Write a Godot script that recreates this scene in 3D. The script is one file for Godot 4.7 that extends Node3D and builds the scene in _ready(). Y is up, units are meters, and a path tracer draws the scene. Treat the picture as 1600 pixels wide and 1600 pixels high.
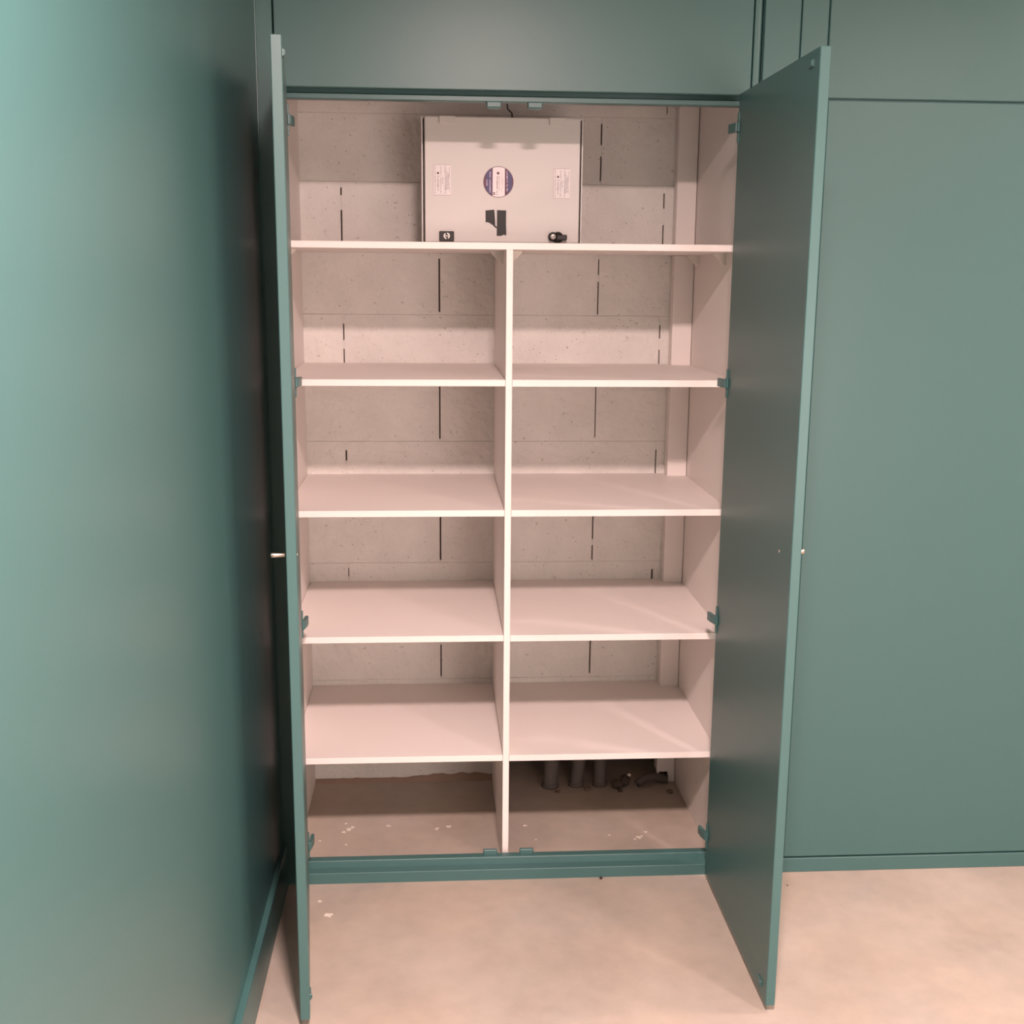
extends Node3D

# ---------------------------------------------------------------- sizes (metres)
const WALL_Z := 0.07          # front face of the green back wall
const LEFT_X := -0.021        # face of the green left wall
const BACK_Z := -0.57         # face of the block wall inside the cupboard
const IN_W := 1.15            # inside width of the cupboard
const CEIL := 2.60
const ROOM_X := 3.7
const ROOM_Z := 4.7
const SHELF_Y := [1.6698, 1.3328, 0.9976, 0.6612, 0.3247]
const BOARD := 0.0169

var rng := RandomNumberGenerator.new()
var m_green: StandardMaterial3D
var m_white: StandardMaterial3D
var m_block: StandardMaterial3D
var m_floor: StandardMaterial3D


func _ready() -> void:
	rng.seed = 7
	# ------------------------------------------------------------ camera
	var cam := Camera3D.new()
	cam.name = "camera"
	cam.position = Vector3(0.3877, 1.5884, 2.9311)
	cam.rotation = Vector3(-0.2, -0.0666, 0.0085)
	cam.fov = 47.55
	cam.near = 0.05
	cam.far = 50.0
	add_child(cam)
	cam.current = true
	# ------------------------------------------------------------ environment (closed room: the lamps do the work)
	var env := Environment.new()
	env.background_mode = Environment.BG_COLOR
	env.background_color = Color(0.02, 0.02, 0.02)
	env.tonemap_mode = Environment.TONE_MAPPER_LINEAR
	env.tonemap_exposure = 3.35
	env.sdfgi_enabled = true
	env.ssao_enabled = true
	env.ssil_enabled = true
	var we := WorldEnvironment.new()
	we.name = "world_environment"
	we.environment = env
	add_child(we)
	# ------------------------------------------------------------ unseen ceiling lamps and an added fill panel
	unseen_ceiling_lamp(Vector3(0.57, CEIL, 2.38), 4.75, "unseen round ceiling downlight, out of view in front of the open cupboard, lighting its shelves")
	unseen_ceiling_lamp(Vector3(2.35, CEIL, 2.35), 1.3, "unseen round ceiling downlight, out of view in the middle of the room, lighting the left wall and floor")
	unseen_ceiling_lamp(Vector3(2.7, CEIL, 0.75), 0.85, "unseen round ceiling downlight, out of view in front of the closed green panels, lighting the green walls")
	added_fill_panel(Vector3(1.8, 1.0, ROOM_Z), Vector2(1.5, 1.3), 1.5)  # added fill, brightens the shaded inside of the cupboard
	# ------------------------------------------------------------ materials
	make_materials()
	# ------------------------------------------------------------ structure
	build_room()
	build_back_wall()
	build_alcove()
	# ------------------------------------------------------------ things
	build_cupboard()
	build_electric_box()
	build_corner_boxing()
	build_pipes()
	build_small_things()


# ================================================================ helpers
func tag(o: Node, label: String, category: String, group := "") -> void:
	o.set_meta("label", label)
	o.set_meta("category", category)
	if group != "":
		o.set_meta("group", group)


func thing(called: String, label: String, category: String, at := Vector3.ZERO, group := "") -> Node3D:
	var n := Node3D.new()
	n.name = called
	n.position = at
	add_child(n, true)
	tag(n, label, category, group)
	return n


func obj(called: String, mesh: Mesh, m: Material, parent: Node = null, at := Vector3.ZERO, rot := Vector3.ZERO) -> MeshInstance3D:
	var o := MeshInstance3D.new()
	o.name = called
	o.mesh = mesh
	o.material_override = m
	o.position = at
	o.rotation = rot
	o.cast_shadow = GeometryInstance3D.SHADOW_CASTING_SETTING_ON
	if parent == null:
		add_child(o, true)
	else:
		parent.add_child(o, true)
	return o


func struct(called: String, mesh: Mesh, m: Material, at := Vector3.ZERO) -> MeshInstance3D:
	var o := obj(called, mesh, m, null, at)
	o.set_meta("kind", "structure")
	return o


func start() -> SurfaceTool:
	var st := SurfaceTool.new()
	st.begin(Mesh.PRIMITIVE_TRIANGLES)
	return st


# polygon given counter-clockwise seen from outside
func poly(st: SurfaceTool, pts: Array) -> void:
	var n: Vector3 = (pts[1] - pts[0]).cross(pts[2] - pts[0]).normalized()
	for k in range(1, pts.size() - 1):
		for v in [pts[0], pts[k + 1], pts[k]]:
			st.set_normal(n)
			st.add_vertex(v)


# convex face turned away from a centre point
func face(st: SurfaceTool, pts: Array, centre: Vector3) -> void:
	var n: Vector3 = (pts[1] - pts[0]).cross(pts[2] - pts[0])
	var mid := Vector3.ZERO
	for v in pts:
		mid += v
	mid /= pts.size()
	if n.dot(mid - centre) < 0.0:
		pts = pts.duplicate()
		pts.reverse()
	poly(st, pts)


# box with chamfered edges between two corners
func add_box(st: SurfaceTool, a: Vector3, b: Vector3, c := 0.001) -> void:
	var mid := (a + b) / 2.0
	var h := ((b - a) / 2.0).abs()
	c = minf(c, minf(h.x, minf(h.y, h.z)) * 0.45)
	var p := func(sx: int, sy: int, sz: int, keep: int) -> Vector3:
		var v := Vector3(sx * (h.x - c), sy * (h.y - c), sz * (h.z - c))
		if keep == 0:
			v.x = sx * h.x
		elif keep == 1:
			v.y = sy * h.y
		else:
			v.z = sz * h.z
		return mid + v
	for s in [-1, 1]:
		face(st, [p.call(s, -1, -1, 0), p.call(s, 1, -1, 0), p.call(s, 1, 1, 0), p.call(s, -1, 1, 0)], mid)
		face(st, [p.call(-1, s, -1, 1), p.call(1, s, -1, 1), p.call(1, s, 1, 1), p.call(-1, s, 1, 1)], mid)
		face(st, [p.call(-1, -1, s, 2), p.call(1, -1, s, 2), p.call(1, 1, s, 2), p.call(-1, 1, s, 2)], mid)
		for t in [-1, 1]:
			face(st, [p.call(s, t, -1, 0), p.call(s, t, 1, 0), p.call(s, t, 1, 1), p.call(s, t, -1, 1)], mid)
			face(st, [p.call(s, -1, t, 0), p.call(s, 1, t, 0), p.call(s, 1, t, 2), p.call(s, -1, t, 2)], mid)
			face(st, [p.call(-1, s, t, 1), p.call(1, s, t, 1), p.call(1, s, t, 2), p.call(-1, s, t, 2)], mid)
			for u in [-1, 1]:
				face(st, [p.call(s, t, u, 0), p.call(s, t, u, 1), p.call(s, t, u, 2)], mid)


func box(a: Vector3, b: Vector3, c := 0.001) -> ArrayMesh:
	var st := start()
	add_box(st, a, b, c)
	return st.commit()


# a closed outline (in two axes) pulled along the third; simple outlines, any shape
func add_prism(st: SurfaceTool, outline: PackedVector2Array, along: int, lo: float, hi: float) -> void:
	var pts := outline
	if Geometry2D.is_polygon_clockwise(pts):
		pts = pts.duplicate()
		pts.reverse()
	var v := func(q: Vector2, d: float) -> Vector3:
		if along == 0:
			return Vector3(d, q.x, q.y)
		if along == 1:
			return Vector3(q.y, d, q.x)
		return Vector3(q.x, q.y, d)
	var tri := Geometry2D.triangulate_polygon(pts)
	for k in range(0, tri.size(), 3):
		var q := [pts[tri[k]], pts[tri[k + 1]], pts[tri[k + 2]]]
		if (q[1] - q[0]).cross(q[2] - q[0]) < 0.0:
			q.reverse()
		poly(st, [v.call(q[0], hi), v.call(q[1], hi), v.call(q[2], hi)])
		poly(st, [v.call(q[2], lo), v.call(q[1], lo), v.call(q[0], lo)])
	for k in pts.size():
		var a := pts[k]
		var b := pts[(k + 1) % pts.size()]
		poly(st, [v.call(a, lo), v.call(b, lo), v.call(b, hi), v.call(a, hi)])


func prism(outline: PackedVector2Array, along: int, lo: float, hi: float) -> ArrayMesh:
	var st := start()
	add_prism(st, outline, along, lo, hi)
	return st.commit()


# turned profile: pairs (radius, distance along the axis)
func lathe(profile: Array, axis: Vector3, at := Vector3.ZERO, seg := 24) -> ArrayMesh:
	var st := start()
	var u := axis.cross(Vector3(0.31, 0.87, 0.12)).normalized()
	var w := axis.cross(u).normalized()
	var ring := func(k: int, s: int) -> Vector3:
		var t := TAU * s / seg
		return at + axis * profile[k].y + (u * cos(t) + w * sin(t)) * profile[k].x
	for k in profile.size() - 1:
		for s in seg:
			var a: Vector3 = ring.call(k, s)
			var b: Vector3 = ring.call(k, s + 1)
			var c: Vector3 = ring.call(k + 1, s + 1)
			var d: Vector3 = ring.call(k + 1, s)
			for t in [[a, c, b], [a, d, c]]:
				if (t[1] - t[0]).cross(t[2] - t[0]).length() > 1e-12:
					for q in t:
						st.add_vertex(q)
	st.index()
	st.generate_normals()
	return st.commit()


func tube(path: Array, r: float, seg := 12) -> ArrayMesh:
	var st := start()
	var last: Array = []
	for k in path.size():
		var dir: Vector3 = (path[mini(k + 1, path.size() - 1)] - path[maxi(k - 1, 0)]).normalized()
		var u := dir.cross(Vector3(0.9, 0.13, 0.41)).normalized()
		var w := dir.cross(u).normalized()
		var ring: Array = []
		for s in seg:
			var t := TAU * s / seg
			ring.append(path[k] + (u * cos(t) + w * sin(t)) * r)
		if k > 0:
			for s in seg:
				var s2 := (s + 1) % seg
				for q in [last[s], ring[s2], last[s2], last[s], ring[s], ring[s2]]:
					st.add_vertex(q)
		last = ring
	st.index()
	st.generate_normals()
	return st.commit()


# an uneven lump
func lump(size: Vector3, seed_n: int, flat := false) -> ArrayMesh:
	var st := start()
	var noise := FastNoiseLite.new()
	noise.seed = seed_n
	noise.frequency = 1.1
	var rows := 5
	var cols := 8
	var v := func(i: int, j: int) -> Vector3:
		var a := PI * i / rows
		var b := TAU * (j % cols) / cols
		var d := Vector3(sin(a) * cos(b), cos(a), sin(a) * sin(b))
		d *= 0.85 + 0.45 * noise.get_noise_3dv(d * 1.3)
		var q := d * size * 0.5
		q.y = maxf(q.y, -size.y * 0.35) + size.y * 0.35
		return q
	for i in rows:
		for j in cols:
			var a: Vector3 = v.call(i, j)
			var b: Vector3 = v.call(i, j + 1)
			var c: Vector3 = v.call(i + 1, j + 1)
			var d: Vector3 = v.call(i + 1, j)
			for t in [[a, b, c], [a, c, d]]:
				if (t[1] - t[0]).cross(t[2] - t[0]).length() > 1e-12:
					for q in t:
						st.add_vertex(q)
	st.index() if not flat else null
	st.generate_normals()
	return st.commit()


# an uneven flat splash lying on the floor
func splash(r: float, seed_n: int, h := 0.0008) -> ArrayMesh:
	var pts := PackedVector2Array()
	var noise := FastNoiseLite.new()
	noise.seed = seed_n
	noise.frequency = 0.9
	for k in 11:
		var t := TAU * k / 11
		var d := Vector2(cos(t), sin(t))
		pts.append(d * r * (0.75 + 0.9 * noise.get_noise_2d(d.x * 1.4, d.y * 1.4)))
	return prism(pts, 1, 0.0, h)


func mat(c: Color, rough := 0.6, metal := 0.0, spec := 0.5) -> StandardMaterial3D:
	var m := StandardMaterial3D.new()
	m.albedo_color = c
	m.roughness = rough
	m.metallic = metal
	m.metallic_specular = spec
	return m


func noise_tex(freq: float, seed_n: int, ramp: Gradient = null, normal := false, strength := 4.0, size := 512, octaves := 4) -> NoiseTexture2D:
	var n := FastNoiseLite.new()
	n.noise_type = FastNoiseLite.TYPE_SIMPLEX_SMOOTH
	n.frequency = freq
	n.seed = seed_n
	n.fractal_octaves = octaves
	var t := NoiseTexture2D.new()
	t.width = size
	t.height = size
	t.seamless = true
	t.noise = n
	if normal:
		t.as_normal_map = true
		t.bump_strength = strength
	elif ramp:
		t.color_ramp = ramp
	return t


func ramp(stops: Array) -> Gradient:
	var g := Gradient.new()
	g.offsets = PackedFloat32Array(stops.map(func(s): return s[0]))
	g.colors = PackedColorArray(stops.map(func(s): return s[1]))
	return g


# ================================================================ materials
func make_materials() -> void:
	# satin teal paint on boards, with a faint roller texture
	m_green = mat(Color(0.262, 0.408, 0.402), 0.37, 0.0, 0.5)
	m_green.normal_enabled = true
	m_green.normal_texture = noise_tex(0.05, 3, null, true, 2.0)
	m_green.normal_scale = 0.03
	m_green.uv1_triplanar = true
	m_green.uv1_world_triplanar = true
	m_green.uv1_scale = Vector3.ONE * 3.0
	# white melamine boards
	m_white = mat(Color(0.92, 0.89, 0.87), 0.5, 0.0, 0.4)
	# white paint over pitted concrete blocks
	m_block = mat(Color.WHITE, 0.85, 0.0, 0.3)
	m_block.albedo_texture = block_print()
	m_block.uv1_triplanar = true
	m_block.uv1_world_triplanar = true
	m_block.uv1_scale = Vector3.ONE * 0.8
	m_block.normal_enabled = true
	m_block.normal_texture = noise_tex(0.06, 11, null, true, 5.0)
	m_block.normal_scale = 0.35
	# smooth grey-beige concrete floor with cloudy trowel marks
	m_floor = mat(Color.WHITE, 0.55, 0.0, 0.4)
	m_floor.albedo_texture = floor_print()
	m_floor.uv1_triplanar = true
	m_floor.uv1_world_triplanar = true
	m_floor.uv1_scale = Vector3.ONE * 0.45


func block_print() -> ImageTexture:
	var n := 1024
	var im := Image.create(n, n, false, Image.FORMAT_RGB8)
	var soft := FastNoiseLite.new()
	soft.seed = 21
	soft.frequency = 0.008
	soft.fractal_octaves = 4
	for y in n:
		for x in n:
			var v := 0.885 + 0.025 * soft.get_noise_2d(x, y)
			im.set_pixel(x, y, Color(v, v * 0.985, v * 0.96))
	var r := RandomNumberGenerator.new()
	r.seed = 5
	var dens := FastNoiseLite.new()
	dens.seed = 9
	dens.frequency = 0.012
	for k in 7000:
		var x := r.randi_range(3, n - 4)
		var y := r.randi_range(3, n - 4)
		if dens.get_noise_2d(x, y) < r.randf_range(-0.25, 0.5):
			continue
		var dark := r.randf_range(0.45, 0.85)
		var s := 1 if r.randf() < 0.8 else 2
		for i in s:
			for j in s:
				im.set_pixel(x + i, y + j, Color(dark, dark * 0.95, dark * 0.9))
	for k in 60:
		var x := r.randi_range(5, n - 8)
		var y := r.randi_range(5, n - 8)
		for i in 7:
			var d := r.randf_range(0.28, 0.45)
			im.set_pixel(x + r.randi_range(-3, 3), y + r.randi_range(-2, 2), Color(d, d * 0.85, d * 0.8))
	return ImageTexture.create_from_image(im)


func floor_print() -> ImageTexture:
	var n := 1024
	var im := Image.create(n, n, false, Image.FORMAT_RGB8)
	var a := FastNoiseLite.new()
	a.seed = 31
	a.frequency = 0.005
	a.fractal_octaves = 5
	a.domain_warp_enabled = true
	a.domain_warp_amplitude = 60.0
	a.domain_warp_frequency = 0.006
	var b := FastNoiseLite.new()
	b.seed = 32
	b.frequency = 0.03
	b.fractal_octaves = 3
	var g := FastNoiseLite.new()
	g.seed = 33
	g.frequency = 0.25
	for y in n:
		for x in n:
			var v := 0.70 + 0.055 * a.get_noise_2d(x, y) + 0.02 * b.get_noise_2d(x, y) + 0.008 * g.get_noise_2d(x, y)
			var warm := 0.02 * a.get_noise_2d(x + 400, y - 300)
			im.set_pixel(x, y, Color(v * (1.0 + warm), v * 0.935, v * (0.865 - warm)))
	return ImageTexture.create_from_image(im)


# ================================================================ unseen lamps and the added fill panel
func unseen_ceiling_lamp(at: Vector3, energy: float, label: String) -> void:  # out of view; placed to light the cupboard, floor and green walls
	var n := thing("unseen_ceiling_lamp", label, "ceiling lamp", at, "unseen ceiling downlights")
	var ring := mat(Color(0.12, 0.12, 0.12), 0.6)
	obj("baffle_ring", lathe([Vector2(0.145, 0.0), Vector2(0.15, 0.002), Vector2(0.15, 0.033), Vector2(0.148, 0.037), Vector2(0.147, 0.037), Vector2(0.145, 0.033), Vector2(0.145, 0.0)], Vector3.DOWN), ring, n)  # unseen ring, its depth keeps lamp light off the upper wall
	var glow := mat(Color(0.95, 0.93, 0.9), 0.5)
	glow.emission_enabled = true
	glow.emission = Color(1.0, 0.9, 0.82)
	glow.emission_energy_multiplier = 1.0
	obj("diffuser", lathe([Vector2(0.0, 0.006), Vector2(0.1445, 0.006), Vector2(0.1445, 0.001), Vector2(0.0, 0.001)], Vector3.DOWN), glow, n)
	var l := AreaLight3D.new()
	l.name = "lamp_light"
	l.area_size = Vector2(0.23, 0.23)
	l.light_energy = energy
	l.light_color = Color(1.0, 0.872, 0.852)
	l.shadow_enabled = true
	l.area_range = 12.0
	l.area_attenuation = 2.0
	l.position = Vector3(0, -0.016, 0)
	l.rotation = Vector3(-PI / 2, 0, 0)
	n.add_child(l)


# added glowing panel with a fill light behind the camera, softens the shelf shade
func added_fill_panel(at: Vector3, size: Vector2, energy: float) -> void:
	var h := size / 2.0
	var fill_glow := mat(Color(0.9, 0.92, 0.93), 0.3)
	fill_glow.emission_enabled = true
	fill_glow.emission = Color(1.0, 0.93, 0.9)
	fill_glow.emission_energy_multiplier = 0.35
	var frame := mat(Color(0.9, 0.9, 0.88), 0.4)
	var st := start()
	add_box(st, at + Vector3(-h.x - 0.05, -h.y - 0.05, -0.05), at + Vector3(-h.x, h.y + 0.05, -0.001), 0.003)
	add_box(st, at + Vector3(h.x, -h.y - 0.05, -0.05), at + Vector3(h.x + 0.05, h.y + 0.05, -0.001), 0.003)
	add_box(st, at + Vector3(-h.x, -h.y - 0.05, -0.05), at + Vector3(h.x, -h.y, -0.001), 0.003)
	add_box(st, at + Vector3(-h.x, h.y, -0.05), at + Vector3(h.x, h.y + 0.05, -0.001), 0.003)
	var w := struct("added_fill_panel_1", st.commit(), frame)
	obj("glow_pane", box(at + Vector3(-h.x, -h.y, -0.03), at + Vector3(h.x, h.y, -0.02), 0.0), fill_glow, w)
	var l := AreaLight3D.new()
	l.name = "fill_light"
	l.area_size = size
	l.light_energy = energy
	l.light_color = Color(1.0, 0.91, 0.885)
	l.shadow_enabled = true
	l.area_range = 14.0
	l.area_attenuation = 2.0
	l.position = at + Vector3(0, 0, -0.035)
	add_child(l)


# ================================================================ room shell
func build_room() -> void:
	var st := start()
	add_box(st, Vector3(LEFT_X - 0.12, -0.12, -0.95), Vector3(ROOM_X + 0.1, 0.0, ROOM_Z + 0.1), 0.0)
	var fl := struct("floor", st.commit(), m_floor)
	# old paint flecks on the concrete inside the cupboard and a few on the open floor
	var fleck := mat(Color(0.88, 0.85, 0.8), 0.7)
	var spots := [[0.117, -0.275, 0.006], [0.129, -0.238, 0.013], [0.115, -0.222, 0.007], [0.139, -0.252, 0.008], [0.242, -0.256, 0.006], [0.246, -0.254, 0.005], [0.387, -0.229, 0.009], [0.42, -0.24, 0.010], [0.052, -0.171, 0.004], [0.127, -0.144, 0.006], [0.967, -0.149, 0.011], [0.995, -0.18, 0.006], [0.956, -0.138, 0.005], [0.979, -0.153, 0.007], [0.885, -0.165, 0.005], [0.645, -0.237, 0.006], [0.671, -0.148, 0.004], [0.111, 0.227, 0.014], [0.083, 0.16, 0.006]]
	for k in spots.size():
		var s: Array = spots[k]
		obj("paint_fleck", splash(s[2], 40 + k), fleck, fl, Vector3(s[0], 0.0, s[1]))
	# left wall, with its skirting board
	struct("wall_left", box(Vector3(LEFT_X - 0.1, 0.0, -0.9), Vector3(LEFT_X, CEIL, ROOM_Z), 0.0), m_green)
	var sk := PackedVector2Array([Vector2(LEFT_X, 0.0), Vector2(LEFT_X + 0.0135, 0.0), Vector2(LEFT_X + 0.0135, 0.111), Vector2(LEFT_X + 0.0125, 0.1135), Vector2(LEFT_X + 0.0095, 0.115), Vector2(LEFT_X, 0.115)])
	struct("baseboard_left", prism(sk, 2, WALL_Z, ROOM_Z), m_green)
	# walls the camera does not look at, and the ceiling
	var plaster := mat(Color(0.88, 0.86, 0.83), 0.9)
	struct("wall_right", box(Vector3(ROOM_X, 0.0, -0.9), Vector3(ROOM_X + 0.1, CEIL, ROOM_Z), 0.0), plaster)
	struct("wall_front", box(Vector3(LEFT_X - 0.1, 0.0, ROOM_Z), Vector3(ROOM_X + 0.1, CEIL, ROOM_Z + 0.1), 0.0), plaster)
	struct("ceiling", box(Vector3(LEFT_X - 0.12, CEIL, -0.95), Vector3(ROOM_X + 0.1, CEIL + 0.1, ROOM_Z + 0.1), 0.0), plaster)


# ================================================================ the green back wall, made of flat boards
func build_back_wall() -> void:
	var zb := WALL_Z - 0.024
	# the carcass behind the boards: posts left and right of the opening and the lintel over it
	var st := start()
	add_box(st, Vector3(LEFT_X, 0.0, -0.02), Vector3(0.019, CEIL, zb), 0.0)
	add_box(st, Vector3(0.019, 2.04, -0.02), Vector3(1.141, CEIL, zb), 0.0)
	add_box(st, Vector3(1.141, 0.0, -0.02), Vector3(1.1635, CEIL, zb - 0.003), 0.0)
	add_box(st, Vector3(1.1635, 0.0, -0.02), Vector3(ROOM_X, CEIL, 0.0605), 0.0)
	var w := struct("wall_back", st.commit(), m_green)
	# a bead of filler in the corner against the left wall
	obj("corner_bead", prism(PackedVector2Array([Vector2(WALL_Z - 0.004, LEFT_X), Vector2(WALL_Z + 0.004, LEFT_X), Vector2(WALL_Z + 0.0035, LEFT_X + 0.002), Vector2(WALL_Z - 0.004, LEFT_X + 0.004)]), 1, 0.115, CEIL), m_green, w)
	obj("filler_strip", box(Vector3(LEFT_X, 0.0, zb - 0.002), Vector3(0.0175, CEIL, WALL_Z), 0.0012), m_green, w)
	obj("panel", box(Vector3(0.0215, 2.0155, zb), Vector3(1.1375, CEIL, WALL_Z), 0.0015), m_green, w)
	# round-edged strip right of the opening
	var strip := PackedVector2Array()
	for k in 7:
		var t := PI / 2 * k / 6.0
		strip.append(Vector2(1.149 + 0.0125 * sin(t), WALL_Z - 0.0125 + 0.0125 * cos(t) - 0.002))
	strip.append(Vector2(1.1615, zb - 0.002))
	strip.append(Vector2(1.1412, zb - 0.002))
	strip.append(Vector2(1.1412, WALL_Z - 0.003))
	strip.append(Vector2(1.1425, WALL_Z - 0.002))
	var flip := PackedVector2Array()
	for q in strip:
		flip.append(Vector2(q.y, q.x))
	obj("filler_strip", prism(flip, 1, 0.0, CEIL), m_green, w)
	obj("panel", box(Vector3(1.1645, 0.0, 0.061), Vector3(1.2505, CEIL, WALL_Z), 0.0015), m_green, w)
	obj("panel", box(Vector3(1.2535, 0.0, 0.061), Vector3(1.3175, CEIL, WALL_Z), 0.0015), m_green, w)
	obj("panel", box(Vector3(1.3205, 2.0115, 0.061), Vector3(2.44, CEIL, WALL_Z), 0.002), m_green, w)
	obj("panel", box(Vector3(1.3275, 0.0445, 0.061), Vector3(2.44, 2.0075, WALL_Z), 0.002), m_green, w)
	obj("panel", box(Vector3(2.444, 0.0445, 0.061), Vector3(ROOM_X, CEIL, WALL_Z), 0.002), m_green, w)
	# skirting under the boards on the right, its lower edge cut a little unevenly to the floor
	struct("baseboard_back", box(Vector3(1.3215, 0.0, 0.061), Vector3(ROOM_X, 0.0405, WALL_Z + 0.002), 0.0015), m_green)


# ================================================================ block wall inside the cupboard
func build_alcove() -> void:
	var hole_l := 0.60
	var hole_r := 1.13
	var hole_t := 0.150
	# mortar core behind the blocks, with the hole for the pipes left open at the bottom right
	var st := start()
	add_box(st, Vector3(-0.1, 0.0, BACK_Z - 0.2), Vector3(hole_l, CEIL, BACK_Z - 0.012), 0.0)
	add_box(st, Vector3(hole_l, hole_t, BACK_Z - 0.2), Vector3(hole_r, CEIL, BACK_Z - 0.012), 0.0)
	add_box(st, Vector3(hole_r, 0.0, BACK_Z - 0.2), Vector3(1.3, CEIL, BACK_Z - 0.012), 0.0)
	add_box(st, Vector3(-0.1, 0.0, BACK_Z - 0.3), Vector3(1.3, CEIL, BACK_Z - 0.2), 0.0)
	var w := struct("wall_alcove", st.commit(), mat(Color(0.30, 0.23, 0.20), 0.95))
	# side faces of the niche behind the cupboard's boards and its soffit
	obj("side_cheek", box(Vector3(-0.1, 0.0, BACK_Z - 0.02), Vector3(-0.019, CEIL, -0.02), 0.0), m_block, w)
	obj("side_cheek", box(Vector3(1.169, 0.0, BACK_Z - 0.02), Vector3(1.3, CEIL, -0.02), 0.0), m_block, w)
	# courses of blocks; the upright joints alternate
	var tops := [2.60, 2.42, 2.231, 2.042, 1.853, 1.664, 1.475, 1.286, 1.097, 0.908, 0.719, 0.530, 0.341, 0.152]
	for k in tops.size():
		var hi: float = tops[k]
		var lo: float = tops[k + 1] if k + 1 < tops.size() else 0.010
		var odd := k % 2 == 0
		var joints: Array = [0.118, 0.5905, 1.063] if not odd else [0.401, 0.873]
		# course 2 (2.042 to 1.853) has its joints at 0.401 and 0.873
		joints = [0.401, 0.873] if not odd else [0.118, 0.5905, 1.063]
		if hi < 0.2:
			joints = [hole_l]
		var xs: Array = [-0.019] + joints + [1.169]
		for i in xs.size() - 1:
			var a: float = xs[i]
			var b: float = xs[i + 1]
			if hi < 0.2:
				if a >= hole_l - 0.02:
					continue
				b = minf(b, hole_l)
			var wide := rng.randf_range(0.0012, 0.0028)
			var zf := BACK_Z + rng.randf_range(-0.0006, 0.0006)
			obj("block", box(Vector3(a + (wide if i > 0 else 0.0), lo + 0.0002, BACK_Z - 0.05), Vector3(b - (wide if i < xs.size() - 2 else 0.0), hi - 0.0002, zf), 0.0008), m_block, w)
		# filler smeared across parts of the upright joints
		for x in joints:
			if hi < 0.2:
				continue
			var h := hi - lo
			var plug := start()
			if hi > 2.2 and x < 1.0:
				add_box(plug, Vector3(x - 0.004, lo, BACK_Z - 0.03), Vector3(x + 0.004, hi, BACK_Z - 0.0008), 0.0004)
			add_box(plug, Vector3(x - 0.004, hi - h * rng.randf_range(0.08, 0.16), BACK_Z - 0.03), Vector3(x + 0.004, hi, BACK_Z - 0.0012), 0.0004)
			if rng.randf() < 0.5:
				var y := lo + h * rng.randf_range(0.25, 0.6)
				add_box(plug, Vector3(x - 0.004, y, BACK_Z - 0.03), Vector3(x + 0.004, y + h * rng.randf_range(0.1, 0.3), BACK_Z - 0.0016), 0.0004)
			add_box(plug, Vector3(x - 0.004, lo, BACK_Z - 0.03), Vector3(x + 0.004, lo + h * rng.randf_range(0.02, 0.07), BACK_Z - 0.0012), 0.0004)
			obj("joint_filler", plug.commit(), m_block, w)
	# ragged mortar left along the foot of the wall in the left bay
	var mb := start()
	var noise := FastNoiseLite.new()
	noise.seed = 4
	noise.frequency = 14.0
	var n := 60
	var row := []
	for k in n + 1:
		var x := lerpf(-0.005, 0.565, k / float(n))
		var up := 0.007 + 0.013 * smoothstep(0.1, 0.5, x) + 0.009 * noise.get_noise_1d(x)
		var out := 0.016 + 0.010 * noise.get_noise_1d(x * 1.3 + 9.0)
		row.append([Vector3(x, up + 0.004, BACK_Z - 0.01), Vector3(x, up, BACK_Z + 0.0025), Vector3(x, up * 0.55, BACK_Z + out * 0.6), Vector3(x, 0.0, BACK_Z + out)])
	for k in n:
		for i in 3:
			for q in [row[k][i], row[k + 1][i + 1], row[k][i + 1], row[k][i], row[k + 1][i], row[k + 1][i + 1]]:
				mb.add_vertex(q)
	mb.generate_normals()
	obj("mortar_fillet", mb.commit(), mat(Color(0.62, 0.53, 0.47), 0.95), w)


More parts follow.
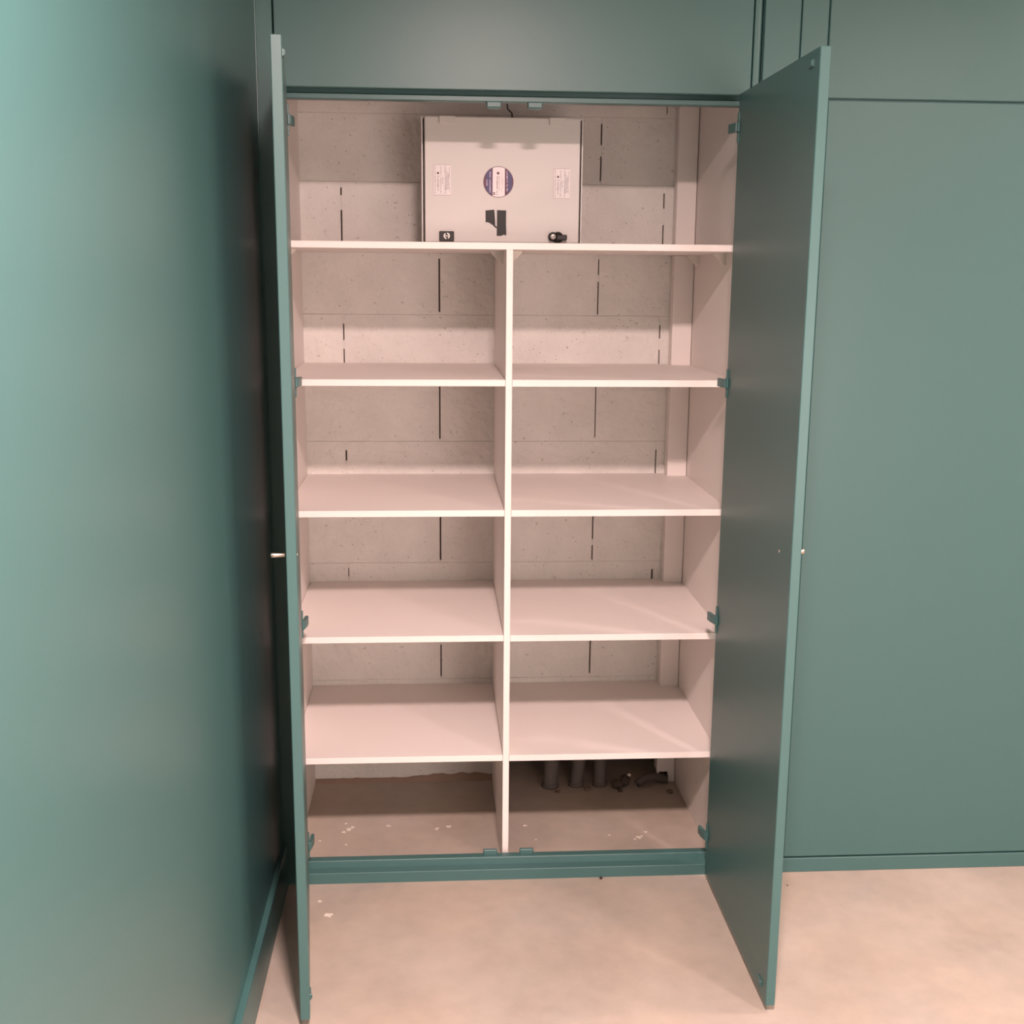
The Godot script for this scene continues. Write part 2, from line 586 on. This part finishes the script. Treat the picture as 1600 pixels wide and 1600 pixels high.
# ================================================================ the built-in cupboard
func build_cupboard() -> void:
	var c := thing("cupboard", "tall built-in cupboard with two open green doors, white shelves and a centre divider", "cupboard")
	# white carcass
	obj("side_panel", box(Vector3(-0.018, 0.0, BACK_Z), Vector3(0.0, 2.13, -0.001), 0.0008), m_white, c)
	obj("side_panel", box(Vector3(IN_W, 0.0, BACK_Z), Vector3(IN_W + 0.018, 2.13, -0.001), 0.0008), m_white, c)
	obj("top_panel", box(Vector3(-0.018, 2.13, BACK_Z), Vector3(IN_W + 0.018, 2.148, -0.001), 0.0008), m_white, c)
	obj("divider", box(Vector3(0.5640, 0.0, BACK_Z + 0.001), Vector3(0.5809, SHELF_Y[0] - BOARD, 0.0), 0.0012), m_white, c)
	obj("shelf", box(Vector3(0.0005, SHELF_Y[0] - BOARD, BACK_Z + 0.001), Vector3(IN_W - 0.0005, SHELF_Y[0], 0.0), 0.0012), m_white, c)
	for k in range(1, 5):
		var y: float = SHELF_Y[k]
		obj("shelf", box(Vector3(0.0005, y - BOARD, BACK_Z + 0.001), Vector3(0.5635, y, 0.0), 0.0012), m_white, c)
		# the right boards are notched round the boxing in the back corner
		obj("shelf", prism(PackedVector2Array([Vector2(0.0, 0.5814), Vector2(0.0, IN_W - 0.0005), Vector2(-0.5212, IN_W - 0.0005), Vector2(-0.5212, 1.0897), Vector2(BACK_Z + 0.001, 1.0897), Vector2(BACK_Z + 0.001, 0.5814)]), 1, y - BOARD, y), m_white, c)
	# small white corner blocks that hold the long shelf
	var br := mat(Color(0.9, 0.87, 0.84), 0.45)
	for s in [[0.5640, -1, 0], [0.5809, 1, 0], [1.15, -1, 0], [1.15, -1, 1], [0.0, 1, 0]]:
		var yb: float = SHELF_Y[0] - BOARD
		var d: float = s[1] * 0.032
		var z0 := -0.155 if s[2] == 0 else -0.47
		obj("corner_bracket", prism(PackedVector2Array([Vector2(s[0], yb), Vector2(s[0] + d, yb), Vector2(s[0] + d, yb - 0.005), Vector2(s[0] + s[1] * 0.005, yb - 0.032), Vector2(s[0], yb - 0.032)]), 2, z0, z0 + 0.011), br, c)
	obj("corner_bracket", prism(PackedVector2Array([Vector2(1.15, 1.3159), Vector2(1.128, 1.3159), Vector2(1.15, 1.286)]), 2, -0.05, -0.032), br, c)
	# green metal frame round the opening: top rail, stepped sill, jambs
	var rail := PackedVector2Array([Vector2(2.0395, 0.022), Vector2(2.0395, 0.0), Vector2(1.9955, 0.0), Vector2(1.9955, 0.0285), Vector2(1.997, 0.03), Vector2(2.0075, 0.03), Vector2(2.009, 0.0285), Vector2(2.009, 0.022)])
	obj("top_rail", prism(rail, 0, 0.0, IN_W), m_green, c)
	var sill := PackedVector2Array([Vector2(0.0, 0.02), Vector2(0.0, 0.0725), Vector2(0.0285, 0.0725), Vector2(0.0305, 0.0715), Vector2(0.031, 0.0695), Vector2(0.031, 0.044), Vector2(0.0485, 0.0425), Vector2(0.0502, 0.0415), Vector2(0.051, 0.0395), Vector2(0.051, 0.02)])
	obj("sill", prism(sill, 0, 0.019, 1.1412), m_green, c)
	obj("jamb", box(Vector3(0.0, 0.0, 0.0), Vector3(0.019, 1.995, 0.044), 0.001), m_green, c)
	obj("jamb", box(Vector3(1.1412, 0.0, 0.0), Vector3(1.1512, 1.995, 0.044), 0.001), m_green, c)
	# catches at the top and the bottom of the opening
	for x in [0.530, 0.6285]:
		var st := start()
		add_box(st, Vector3(x - 0.0175, 1.9825, 0.006), Vector3(x + 0.0175, 1.9965, 0.031), 0.002)
		add_box(st, Vector3(x - 0.012, 1.9805, 0.008), Vector3(x + 0.012, 1.9835, 0.027), 0.001)
		obj("catch", st.commit(), m_green, c)
		st = start()
		add_box(st, Vector3(x - 0.019, 0.049, 0.021), Vector3(x + 0.019, 0.0655, 0.032), 0.0025)
		obj("catch", st.commit(), m_green, c)
	# two doors, 2 m high, hung on four concealed hinges each
	cupboard_door(c, Vector3(1.1065, 0.0, 0.092), 0.0, 1)
	cupboard_door(c, Vector3(0.0495, 0.0, 0.092), 0.1075, -1)


# origin: hinge-side inner edge of the open leaf; side 1 = right leaf (its inner face looks to the left)
func cupboard_door(c: Node3D, at: Vector3, turn: float, side: int) -> void:
	var wdt := 0.589
	var st := start()
	var t := 0.0205
	add_box(st, Vector3(0.0, 0.019, 0.0), Vector3(side * t, 2.0145, wdt), 0.0014)
	var leaf := obj("door", st.commit(), m_green, c, at, Vector3(0, turn, 0))
	# turned steel knob on the outer face, held by a screw through the leaf
	var steel := mat(Color(0.78, 0.74, 0.70), 0.25, 1.0)
	var out := Vector3(side, 0, 0)
	var kp := Vector3(side * t, 1.027, wdt - 0.085)
	obj("knob", lathe([Vector2(0.0, 0.0), Vector2(0.0062, 0.0), Vector2(0.0055, 0.006), Vector2(0.0052, 0.012), Vector2(0.0062, 0.024), Vector2(0.0066, 0.031), Vector2(0.006, 0.0325), Vector2(0.0, 0.033)], out), steel, leaf, kp)
	obj("screw", lathe([Vector2(0.0, 0.0), Vector2(0.0042, 0.0), Vector2(0.003, 0.0016), Vector2(0.0, 0.002)], -out), steel, leaf, Vector3(0, 1.027, wdt - 0.085))
	# striker plates near the free corners
	for y in [1.990, 0.050]:
		var sp := start()
		add_box(sp, Vector3(0.0005 * side, y - 0.007, wdt - 0.062), Vector3(-side * 0.003, y + 0.007, wdt - 0.034), 0.001)
		add_box(sp, Vector3(-side * 0.002, y - 0.005, wdt - 0.040), Vector3(-side * 0.0055, y + 0.005, wdt - 0.036), 0.0006)
		obj("striker_plate", sp.commit(), m_green, leaf)
	# concealed hinges painted over with the leaf
	for y in [1.938, 1.334, 0.728, 0.128]:
		var h := start()
		add_box(h, Vector3(0.0005 * side, y - 0.035, 0.004), Vector3(-side * 0.0035, y + 0.035, 0.014), 0.001)
		add_box(h, Vector3(0.0, y - 0.012, 0.002), Vector3(-side * 0.007, y + 0.012, 0.020), 0.0015)
		var arm := PackedVector2Array([Vector2(0.014, -side * 0.002), Vector2(-0.006, -side * 0.004), Vector2(-0.028, -side * 0.007), Vector2(-0.036, -side * 0.012), Vector2(-0.030, -side * 0.0165), Vector2(-0.010, -side * 0.0145), Vector2(0.012, -side * 0.009)])
		add_prism(h, arm, 1, y - 0.010, y + 0.010)
		obj("hinge", h.commit(), m_green, leaf)


# ================================================================ electric box on the long shelf
func label_print(kind: String) -> ImageTexture:
	var r := RandomNumberGenerator.new()
	r.seed = 17
	if kind == "label":
		var w := 96
		var h := 160
		var im := Image.create(w, h, false, Image.FORMAT_RGB8)
		im.fill(Color(0.93, 0.90, 0.90))
		im.fill_rect(Rect2i(0, 0, w, 2), Color(0.7, 0.62, 0.62))
		im.fill_rect(Rect2i(0, h - 2, w, 2), Color(0.7, 0.62, 0.62))
		im.fill_rect(Rect2i(0, 0, 2, h), Color(0.7, 0.62, 0.62))
		# columns of small print that runs from top to bottom: x, from, to, width, tone
		for s in [[8, 8, 150, 5, 0.50], [39, 12, 150, 5, 0.58], [49, 66, 102, 5, 0.56], [63, 8, 152, 5, 0.42], [71, 36, 132, 5, 0.52], [79, 44, 126, 4, 0.50], [86, 12, 140, 3, 0.62]]:
			var y: int = s[1]
			while y < s[2]:
				var l := r.randi_range(1, 3)
				for k in s[3]:
					if r.randf() < 0.72:
						var d: float = s[4] + r.randf_range(-0.1, 0.1)
						im.fill_rect(Rect2i(s[0] + k, y, 1, l), Color(d, d * 0.92, d * 0.95))
				y += l + (1 if r.randf() < 0.75 else 3)
		var y2 := 60
		while y2 < 138:
			var l2 := r.randi_range(2, 4)
			for k in 9:
				if r.randf() < 0.65:
					im.fill_rect(Rect2i(22 + k, y2, 1, l2), Color(0.5, 0.44, 0.46))
			y2 += l2 + (2 if r.randf() < 0.85 else 6)
		for yy in range(-6, 7):
			for xx in range(-6, 7):
				if xx * xx + yy * yy < 34:
					im.set_pixel(26 + xx, 44 + yy, Color(0.30, 0.22, 0.24))
		return ImageTexture.create_from_image(im)
	var n := 192
	var p := Image.create(n, n, false, Image.FORMAT_RGB8)
	var paper := Color(0.95, 0.91, 0.92)
	for y in n:
		for x in n:
			var u := (x + 0.5) / n
			var col := paper
			if u < 0.305 or u > 0.715:
				col = Color(0.30, 0.28, 0.44) if (u > 0.09 and u < 0.27) or (u > 0.80 and u < 0.95) else Color(0.38, 0.20, 0.29)
			var d := Vector2(x - 95.5, y - 95.5).length()
			if d > 92.5:
				col = Color(0.42, 0.24, 0.28)
			p.set_pixel(x, y, col)
	# white lettering on the coloured bands, in words running downwards
	for s in [[38, 34, 70], [38, 80, 160], [18, 82, 120], [146, 28, 48], [146, 56, 74], [146, 82, 102], [146, 108, 126], [146, 134, 152]]:
		var y: int = s[1]
		while y < s[2]:
			var l := r.randi_range(3, 5)
			for k in 10:
				if r.randf() < 0.7:
					p.fill_rect(Rect2i(s[0] + k, y, 1, l), Color(0.80, 0.72, 0.80))
			y += l + 1
	# dark print on the white band
	for s in [[84, 60, 140, 9, 0.55], [84, 146, 176, 8, 0.55], [98, 60, 150, 7, 0.74], [116, 40, 160, 2, 0.5], [122, 70, 130, 4, 0.8]]:
		var y: int = s[1]
		while y < s[2]:
			var l := r.randi_range(2, 4)
			for k in s[3]:
				if r.randf() < 0.65:
					var d: float = s[4]
					p.fill_rect(Rect2i(s[0] + k, y, 1, l), Color(d, d * 0.86, d * 0.84))
			y += l + 1
	for yy in range(-9, 10):
		for xx in range(-9, 10):
			if xx * xx + yy * yy < 70:
				p.set_pixel(93 + xx, 42 + yy, Color(0.36, 0.22, 0.24))
				if abs(yy) > 1:
					p.set_pixel(68 + xx, 167 + yy, Color(0.42, 0.28, 0.30))
	return ImageTexture.create_from_image(p)


func decal(x0: float, y0: float, x1: float, y1: float, z: float, t: float) -> ArrayMesh:
	var st := start()
	# a thin sheet with its print on the front
	var q := [Vector3(x0, y0, z + t), Vector3(x1, y0, z + t), Vector3(x1, y1, z + t), Vector3(x0, y1, z + t)]
	var uv := [Vector2(0, 1), Vector2(1, 1), Vector2(1, 0), Vector2(0, 0)]
	for k in [0, 2, 1, 0, 3, 2]:
		st.set_normal(Vector3.BACK)
		st.set_uv(uv[k])
		st.add_vertex(q[k])
	for k in 4:
		var a: Vector3 = q[k]
		var b: Vector3 = q[(k + 1) % 4]
		var d := Vector3(0, 0, -t)
		var nn := (b - a).cross(Vector3.BACK).normalized()
		for v in [a, b, b + d, a, b + d, a + d]:
			st.set_normal(nn)
			st.set_uv(Vector2(0.02, 0.02))
			st.add_vertex(v)
	return st.commit()


func disc_decal(cx: float, cy: float, r: float, z: float, t: float) -> ArrayMesh:
	var st := start()
	var n := 40
	for k in n:
		var a := TAU * k / n
		var b := TAU * (k + 1) / n
		var pa := Vector3(cx + r * cos(a), cy + r * sin(a), z + t)
		var pb := Vector3(cx + r * cos(b), cy + r * sin(b), z + t)
		for s in [[Vector3(cx, cy, z + t), Vector2(0.5, 0.5)], [pb, Vector2(0.5 + 0.5 * cos(b), 0.5 - 0.5 * sin(b))], [pa, Vector2(0.5 + 0.5 * cos(a), 0.5 - 0.5 * sin(a))]]:
			st.set_normal(Vector3.BACK)
			st.set_uv(s[1])
			st.add_vertex(s[0])
		for v in [pa, pb, pb - Vector3(0, 0, t), pa, pb - Vector3(0, 0, t), pa - Vector3(0, 0, t)]:
			st.set_normal(Vector3(cos(a), sin(a), 0))
			st.set_uv(Vector2(0.01, 0.5))
			st.add_vertex(v)
	return st.commit()


func build_electric_box() -> void:
	var b := thing("electric_box", "light grey metal electric box with round blue sticker standing on the longest shelf", "electric box")
	var grey := mat(Color(0.84, 0.82, 0.80), 0.45)
	var black := mat(Color(0.12, 0.105, 0.10), 0.5)
	var zf := -0.235
	var y0: float = SHELF_Y[0] + 0.0005
	var x0 := 0.3535
	var x1 := 0.7795
	var y1 := 1.9955
	# open-fronted body: four walls with a folded lip, and a back
	var st := start()
	var zk := zf - 0.235
	add_box(st, Vector3(x0, y0, zk), Vector3(x0 + 0.004, y1, zf - 0.012), 0.0008)
	add_box(st, Vector3(x1 - 0.004, y0, zk), Vector3(x1, y1, zf - 0.012), 0.0008)
	add_box(st, Vector3(x0 + 0.004, y1 - 0.004, zk), Vector3(x1 - 0.004, y1, zf - 0.012), 0.0008)
	add_box(st, Vector3(x0 + 0.004, y0, zk), Vector3(x1 - 0.004, y0 + 0.004, zf - 0.012), 0.0008)
	add_box(st, Vector3(x0 + 0.004, y0 + 0.004, zk), Vector3(x1 - 0.004, y1 - 0.004, zk + 0.004), 0.0005)
	add_box(st, Vector3(x0 + 0.004, y0 + 0.004, zf - 0.070), Vector3(x1 - 0.004, y1 - 0.004, zf - 0.067), 0.0005)
	obj("body", st.commit(), grey, b)
	# door with its rounded edges
	var d := obj("door", box(Vector3(x0 + 0.0088, y0 + 0.006, zf - 0.013), Vector3(x1 - 0.0088, y1 - 0.001, zf), 0.002), grey, b)
	for x in [0.4004, 0.688]:
		obj("hinge_cover", box(Vector3(x, y1 - 0.019, zf - 0.002), Vector3(x + 0.0415, y1 - 0.0005, zf + 0.008), 0.0012), grey, d)
	var paper := mat(Color.WHITE, 0.6)
	paper.albedo_texture = label_print("label")
	obj("printed_label", decal(0.3842, 1.7955, 0.4311, 1.8739, zf, 0.0006), paper, d)
	obj("printed_label", decal(0.7009, 1.7911, 0.7452, 1.8680, zf, 0.0006), paper, d)
	var round_m := mat(Color.WHITE, 0.5)
	round_m.albedo_texture = label_print("round")
	var sticker := obj("round_sticker", disc_decal(0.5557, 1.8316, 0.0398, zf, 0.0006), round_m, d)
	sticker.set_meta("label", "round sticker with purple blue bands and a white middle")
	# torn pieces of black tape
	var tape := mat(Color(0.115, 0.10, 0.095), 0.55)
	var tl := PackedVector2Array([Vector2(0.5219, 1.7585), Vector2(0.5452, 1.7609), Vector2(0.5472, 1.7394), Vector2(0.548, 1.72), Vector2(0.5529, 1.7160), Vector2(0.5535, 1.7125), Vector2(0.5477, 1.7146), Vector2(0.541, 1.7213), Vector2(0.532, 1.727), Vector2(0.5268, 1.7287), Vector2(0.5224, 1.7276)])
	obj("black_tape", prism(tl, 2, zf, zf + 0.0008), tape, d)
	var tr := PackedVector2Array([Vector2(0.5523, 1.7599), Vector2(0.5767, 1.7592), Vector2(0.5766, 1.7232), Vector2(0.5774, 1.7015), Vector2(0.5765, 1.6939), Vector2(0.5735, 1.6960), Vector2(0.5698, 1.6966), Vector2(0.5660, 1.6945), Vector2(0.562, 1.6934), Vector2(0.5519, 1.6933), Vector2(0.5521, 1.7186)])
	obj("black_tape", prism(tr, 2, zf, zf + 0.0009), tape, d)
	# square black lock plate with a key slot
	var lk := start()
	add_box(lk, Vector3(0.3997, 1.6782, zf), Vector3(0.4387, 1.7041, zf + 0.007), 0.002)
	obj("lock_plate", lk.commit(), black, d)
	var chrome := mat(Color(0.82, 0.79, 0.76), 0.3, 0.6)
	var slot := start()
	for k in 10:
		if k == 2 or k == 7:
			continue
		var a := TAU * k / 10.0 + 0.2
		var e := TAU * (k + 1) / 10.0 + 0.2
		var seg := PackedVector2Array([Vector2(0.4195 + 0.0085 * cos(a), 1.692 + 0.0085 * sin(a)), Vector2(0.4195 + 0.0085 * cos(e), 1.692 + 0.0085 * sin(e)), Vector2(0.4195 + 0.0052 * cos(e), 1.692 + 0.0052 * sin(e)), Vector2(0.4195 + 0.0052 * cos(a), 1.692 + 0.0052 * sin(a))])
		add_prism(slot, seg, 2, zf + 0.006, zf + 0.0085)
	add_box(slot, Vector3(0.4150, 1.6908, zf + 0.006), Vector3(0.4240, 1.6932, zf + 0.0082), 0.0004)
	obj("key_slot", slot.commit(), chrome, d)
	# black swing handle with a chrome key barrel
	var hd := start()
	hd.append_from(lathe([Vector2(0.0, 0.018), Vector2(0.0125, 0.018), Vector2(0.0148, 0.014), Vector2(0.0148, 0.0)], Vector3.BACK), 0, Transform3D(Basis(), Vector3(0.7140, 1.6905, zf)))
	hd.append_from(lathe([Vector2(0.0, 0.026), Vector2(0.0100, 0.026), Vector2(0.0115, 0.023), Vector2(0.0115, 0.0)], Vector3.BACK), 0, Transform3D(Basis(), Vector3(0.7000, 1.6925, zf)))
	var lv := start()
	add_box(lv, Vector3(0.7010, 1.6835, zf + 0.010), Vector3(0.7375, 1.6975, zf + 0.022), 0.002)
	obj("handle", hd.commit(), black, d)
	obj("lever", lv.commit(), black, d)
	var bar := start()
	bar.append_from(lathe([Vector2(0.0, 0.003), Vector2(0.0066, 0.003), Vector2(0.0074, 0.0022), Vector2(0.0074, 0.0)], Vector3.BACK), 0, Transform3D(Basis(), Vector3(0.6995, 1.6925, zf + 0.0255)))
	obj("key_barrel", bar.commit(), chrome, d)
	obj("keyhole", box(Vector3(0.6972, 1.6914, zf + 0.0284), Vector3(0.7018, 1.6936, zf + 0.0290), 0.0002), black, d)


# ================================================================ small things
func build_corner_boxing() -> void:
	var b := thing("pipe_boxing", "tall narrow white boxing that hides pipes in the back right corner of the cupboard", "boxing")
	var z1 := -0.522
	# front board, notched at the foot so that only a thin leg reaches the floor
	var o := PackedVector2Array([Vector2(1.0905, 0.026), Vector2(1.098, 0.026), Vector2(1.098, 0.034), Vector2(1.127, 0.034), Vector2(1.127, 0.0), Vector2(1.1482, 0.0), Vector2(1.1482, 1.6522), Vector2(1.0905, 1.6522)])
	obj("front_board", prism(o, 2, z1 - 0.012, z1), m_white, b)
	obj("front_board", box(Vector3(1.0905, SHELF_Y[0] + 0.0005, z1 - 0.012), Vector3(1.1482, 2.128, z1), 0.002), m_white, b)
	obj("side_board", box(Vector3(1.0905, 0.034, BACK_Z + 0.002), Vector3(1.1025, 1.652, z1 - 0.0122), 0.001), m_white, b)
	obj("side_board", box(Vector3(1.0905, SHELF_Y[0] + 0.0005, BACK_Z + 0.002), Vector3(1.1025, 2.128, z1 - 0.0122), 0.001), m_white, b)


func build_pipes() -> void:
	var grey := mat(Color(0.37, 0.34, 0.32), 0.75)  # darkened grey, shade under the lowest shelf is put into the colour
	var labels := ["dark grey pipe rising from the floor, the one nearest the centre divider", "dark grey pipe in the middle of the three under the lowest right shelf", "dark grey pipe beside the dark rubble, last of the three from the divider"]
	var at := [[0.745, -0.505, 0.0235, 0.006], [0.829, -0.510, 0.021, 0.012], [0.905, -0.508, 0.020, 0.002]]
	for k in 3:
		var a: Array = at[k]
		var n := thing("pipe", labels[k], "pipe", Vector3(a[0], 0.0, a[1]), "grey pipes under the lowest right shelf")
		var path := [Vector3(0, 0, 0), Vector3(a[3] * 0.5, 0.05, -0.006), Vector3(a[3], 0.085, -0.018), Vector3(a[3], 0.105, -0.042), Vector3(a[3], 0.113, -0.08), Vector3(a[3], 0.114, -0.24)]
		obj("tube", tube(path, a[2], 18), grey, n)
		obj("sleeve", lathe([Vector2(a[2], 0.012), Vector2(a[2] + 0.0025, 0.010), Vector2(a[2] + 0.004, 0.0), Vector2(a[2], 0.0)], Vector3.UP), grey, n)


func build_small_things() -> void:
	# rubble lying in the hole between the pipes and the boxing
	var dark := mat(Color(0.32, 0.26, 0.23), 0.95)
	var mid := mat(Color(0.48, 0.40, 0.35), 0.95)
	var pale := mat(Color(0.86, 0.81, 0.76), 0.9)
	var bits := [
		[0.955, -0.480, 0.050, 0.034, "dark lump of rubble right beside the last grey pipe", dark],
		[0.985, -0.500, 0.046, 0.040, "dark lump of rubble lying under the pale chip of plaster", dark],
		[0.962, -0.455, 0.022, 0.012, "small dark crumb of rubble in front of the larger dark lumps", dark],
		[0.860, -0.470, 0.030, 0.012, "flat brown crumb of mortar at the foot of the middle grey pipe", mid],
		[0.765, -0.458, 0.026, 0.007, "flat brown crumb of mortar in front of the first grey pipe", mid],
		[1.118, -0.440, 0.026, 0.012, "brown crumb of mortar by the white right side panel", mid],
	]
	for k in bits.size():
		var s: Array = bits[k]
		var o := obj("rubble", lump(Vector3(s[2], s[3], s[2] * 0.8), 60 + k), s[5], null, Vector3(s[0], 0.0, s[1]), Vector3(0, k * 1.1, 0))
		tag(o, s[4], "rubble", "rubble on the cupboard floor")
	var chip := obj("plaster_chip", lump(Vector3(0.016, 0.013, 0.012), 71), pale, null, Vector3(0.998, 0.030, -0.500))
	tag(chip, "small pale chip of plaster on top of the dark rubble", "chip")
	# short bent piece of grey conduit lying by the boxing
	var path := []
	for k in 9:
		var t := k / 8.0
		path.append(Vector3(lerpf(1.020, 1.125, t), 0.014 + 0.012 * sin(PI * minf(1.0, t * 1.25)), -0.480 - 0.03 * sin(t * 2.0)))
	var con := obj("conduit", tube(path, 0.0125, 14), mat(Color(0.36, 0.32, 0.30), 0.8), null)
	tag(con, "short bent dark grey conduit lying at the foot of the white boxing", "conduit")
	# thin dark cable that comes down behind the rail into the top of the box, with its gland
	var cab := thing("cable", "thin dark cable hanging above the grey electric box", "cable")
	var black := mat(Color(0.16, 0.12, 0.10), 0.6)
	obj("lead", tube([Vector3(0.578, 2.12, -0.30), Vector3(0.5803, 2.046, -0.30), Vector3(0.5821, 2.0245, -0.30), Vector3(0.589, 2.0178, -0.30), Vector3(0.5938, 2.0140, -0.30), Vector3(0.5955, 1.9995, -0.30)], 0.0022, 8), black, cab)
	obj("gland", lathe([Vector2(0.0, 0.0078), Vector2(0.006, 0.0078), Vector2(0.009, 0.005), Vector2(0.011, 0.0), Vector2(0.0, 0.0)], Vector3.UP, Vector3(0.5955, 1.9955, -0.30)), black, cab)
	# crumbs on the open floor
	var crumb := obj("crumb", lump(Vector3(0.010, 0.008, 0.009), 81), mat(Color(0.20, 0.11, 0.08), 0.9), null, Vector3(0.826, 0.0, 0.082))
	tag(crumb, "tiny dark brown crumb on the floor against the green sill", "crumb")
	var crumb2 := obj("crumb", lump(Vector3(0.005, 0.004, 0.004), 82), mat(Color(0.30, 0.2, 0.16), 0.9), null, Vector3(1.319, 0.0, 0.143))
	tag(crumb2, "tiny brown crumb on the floor before the closed green panel", "crumb")
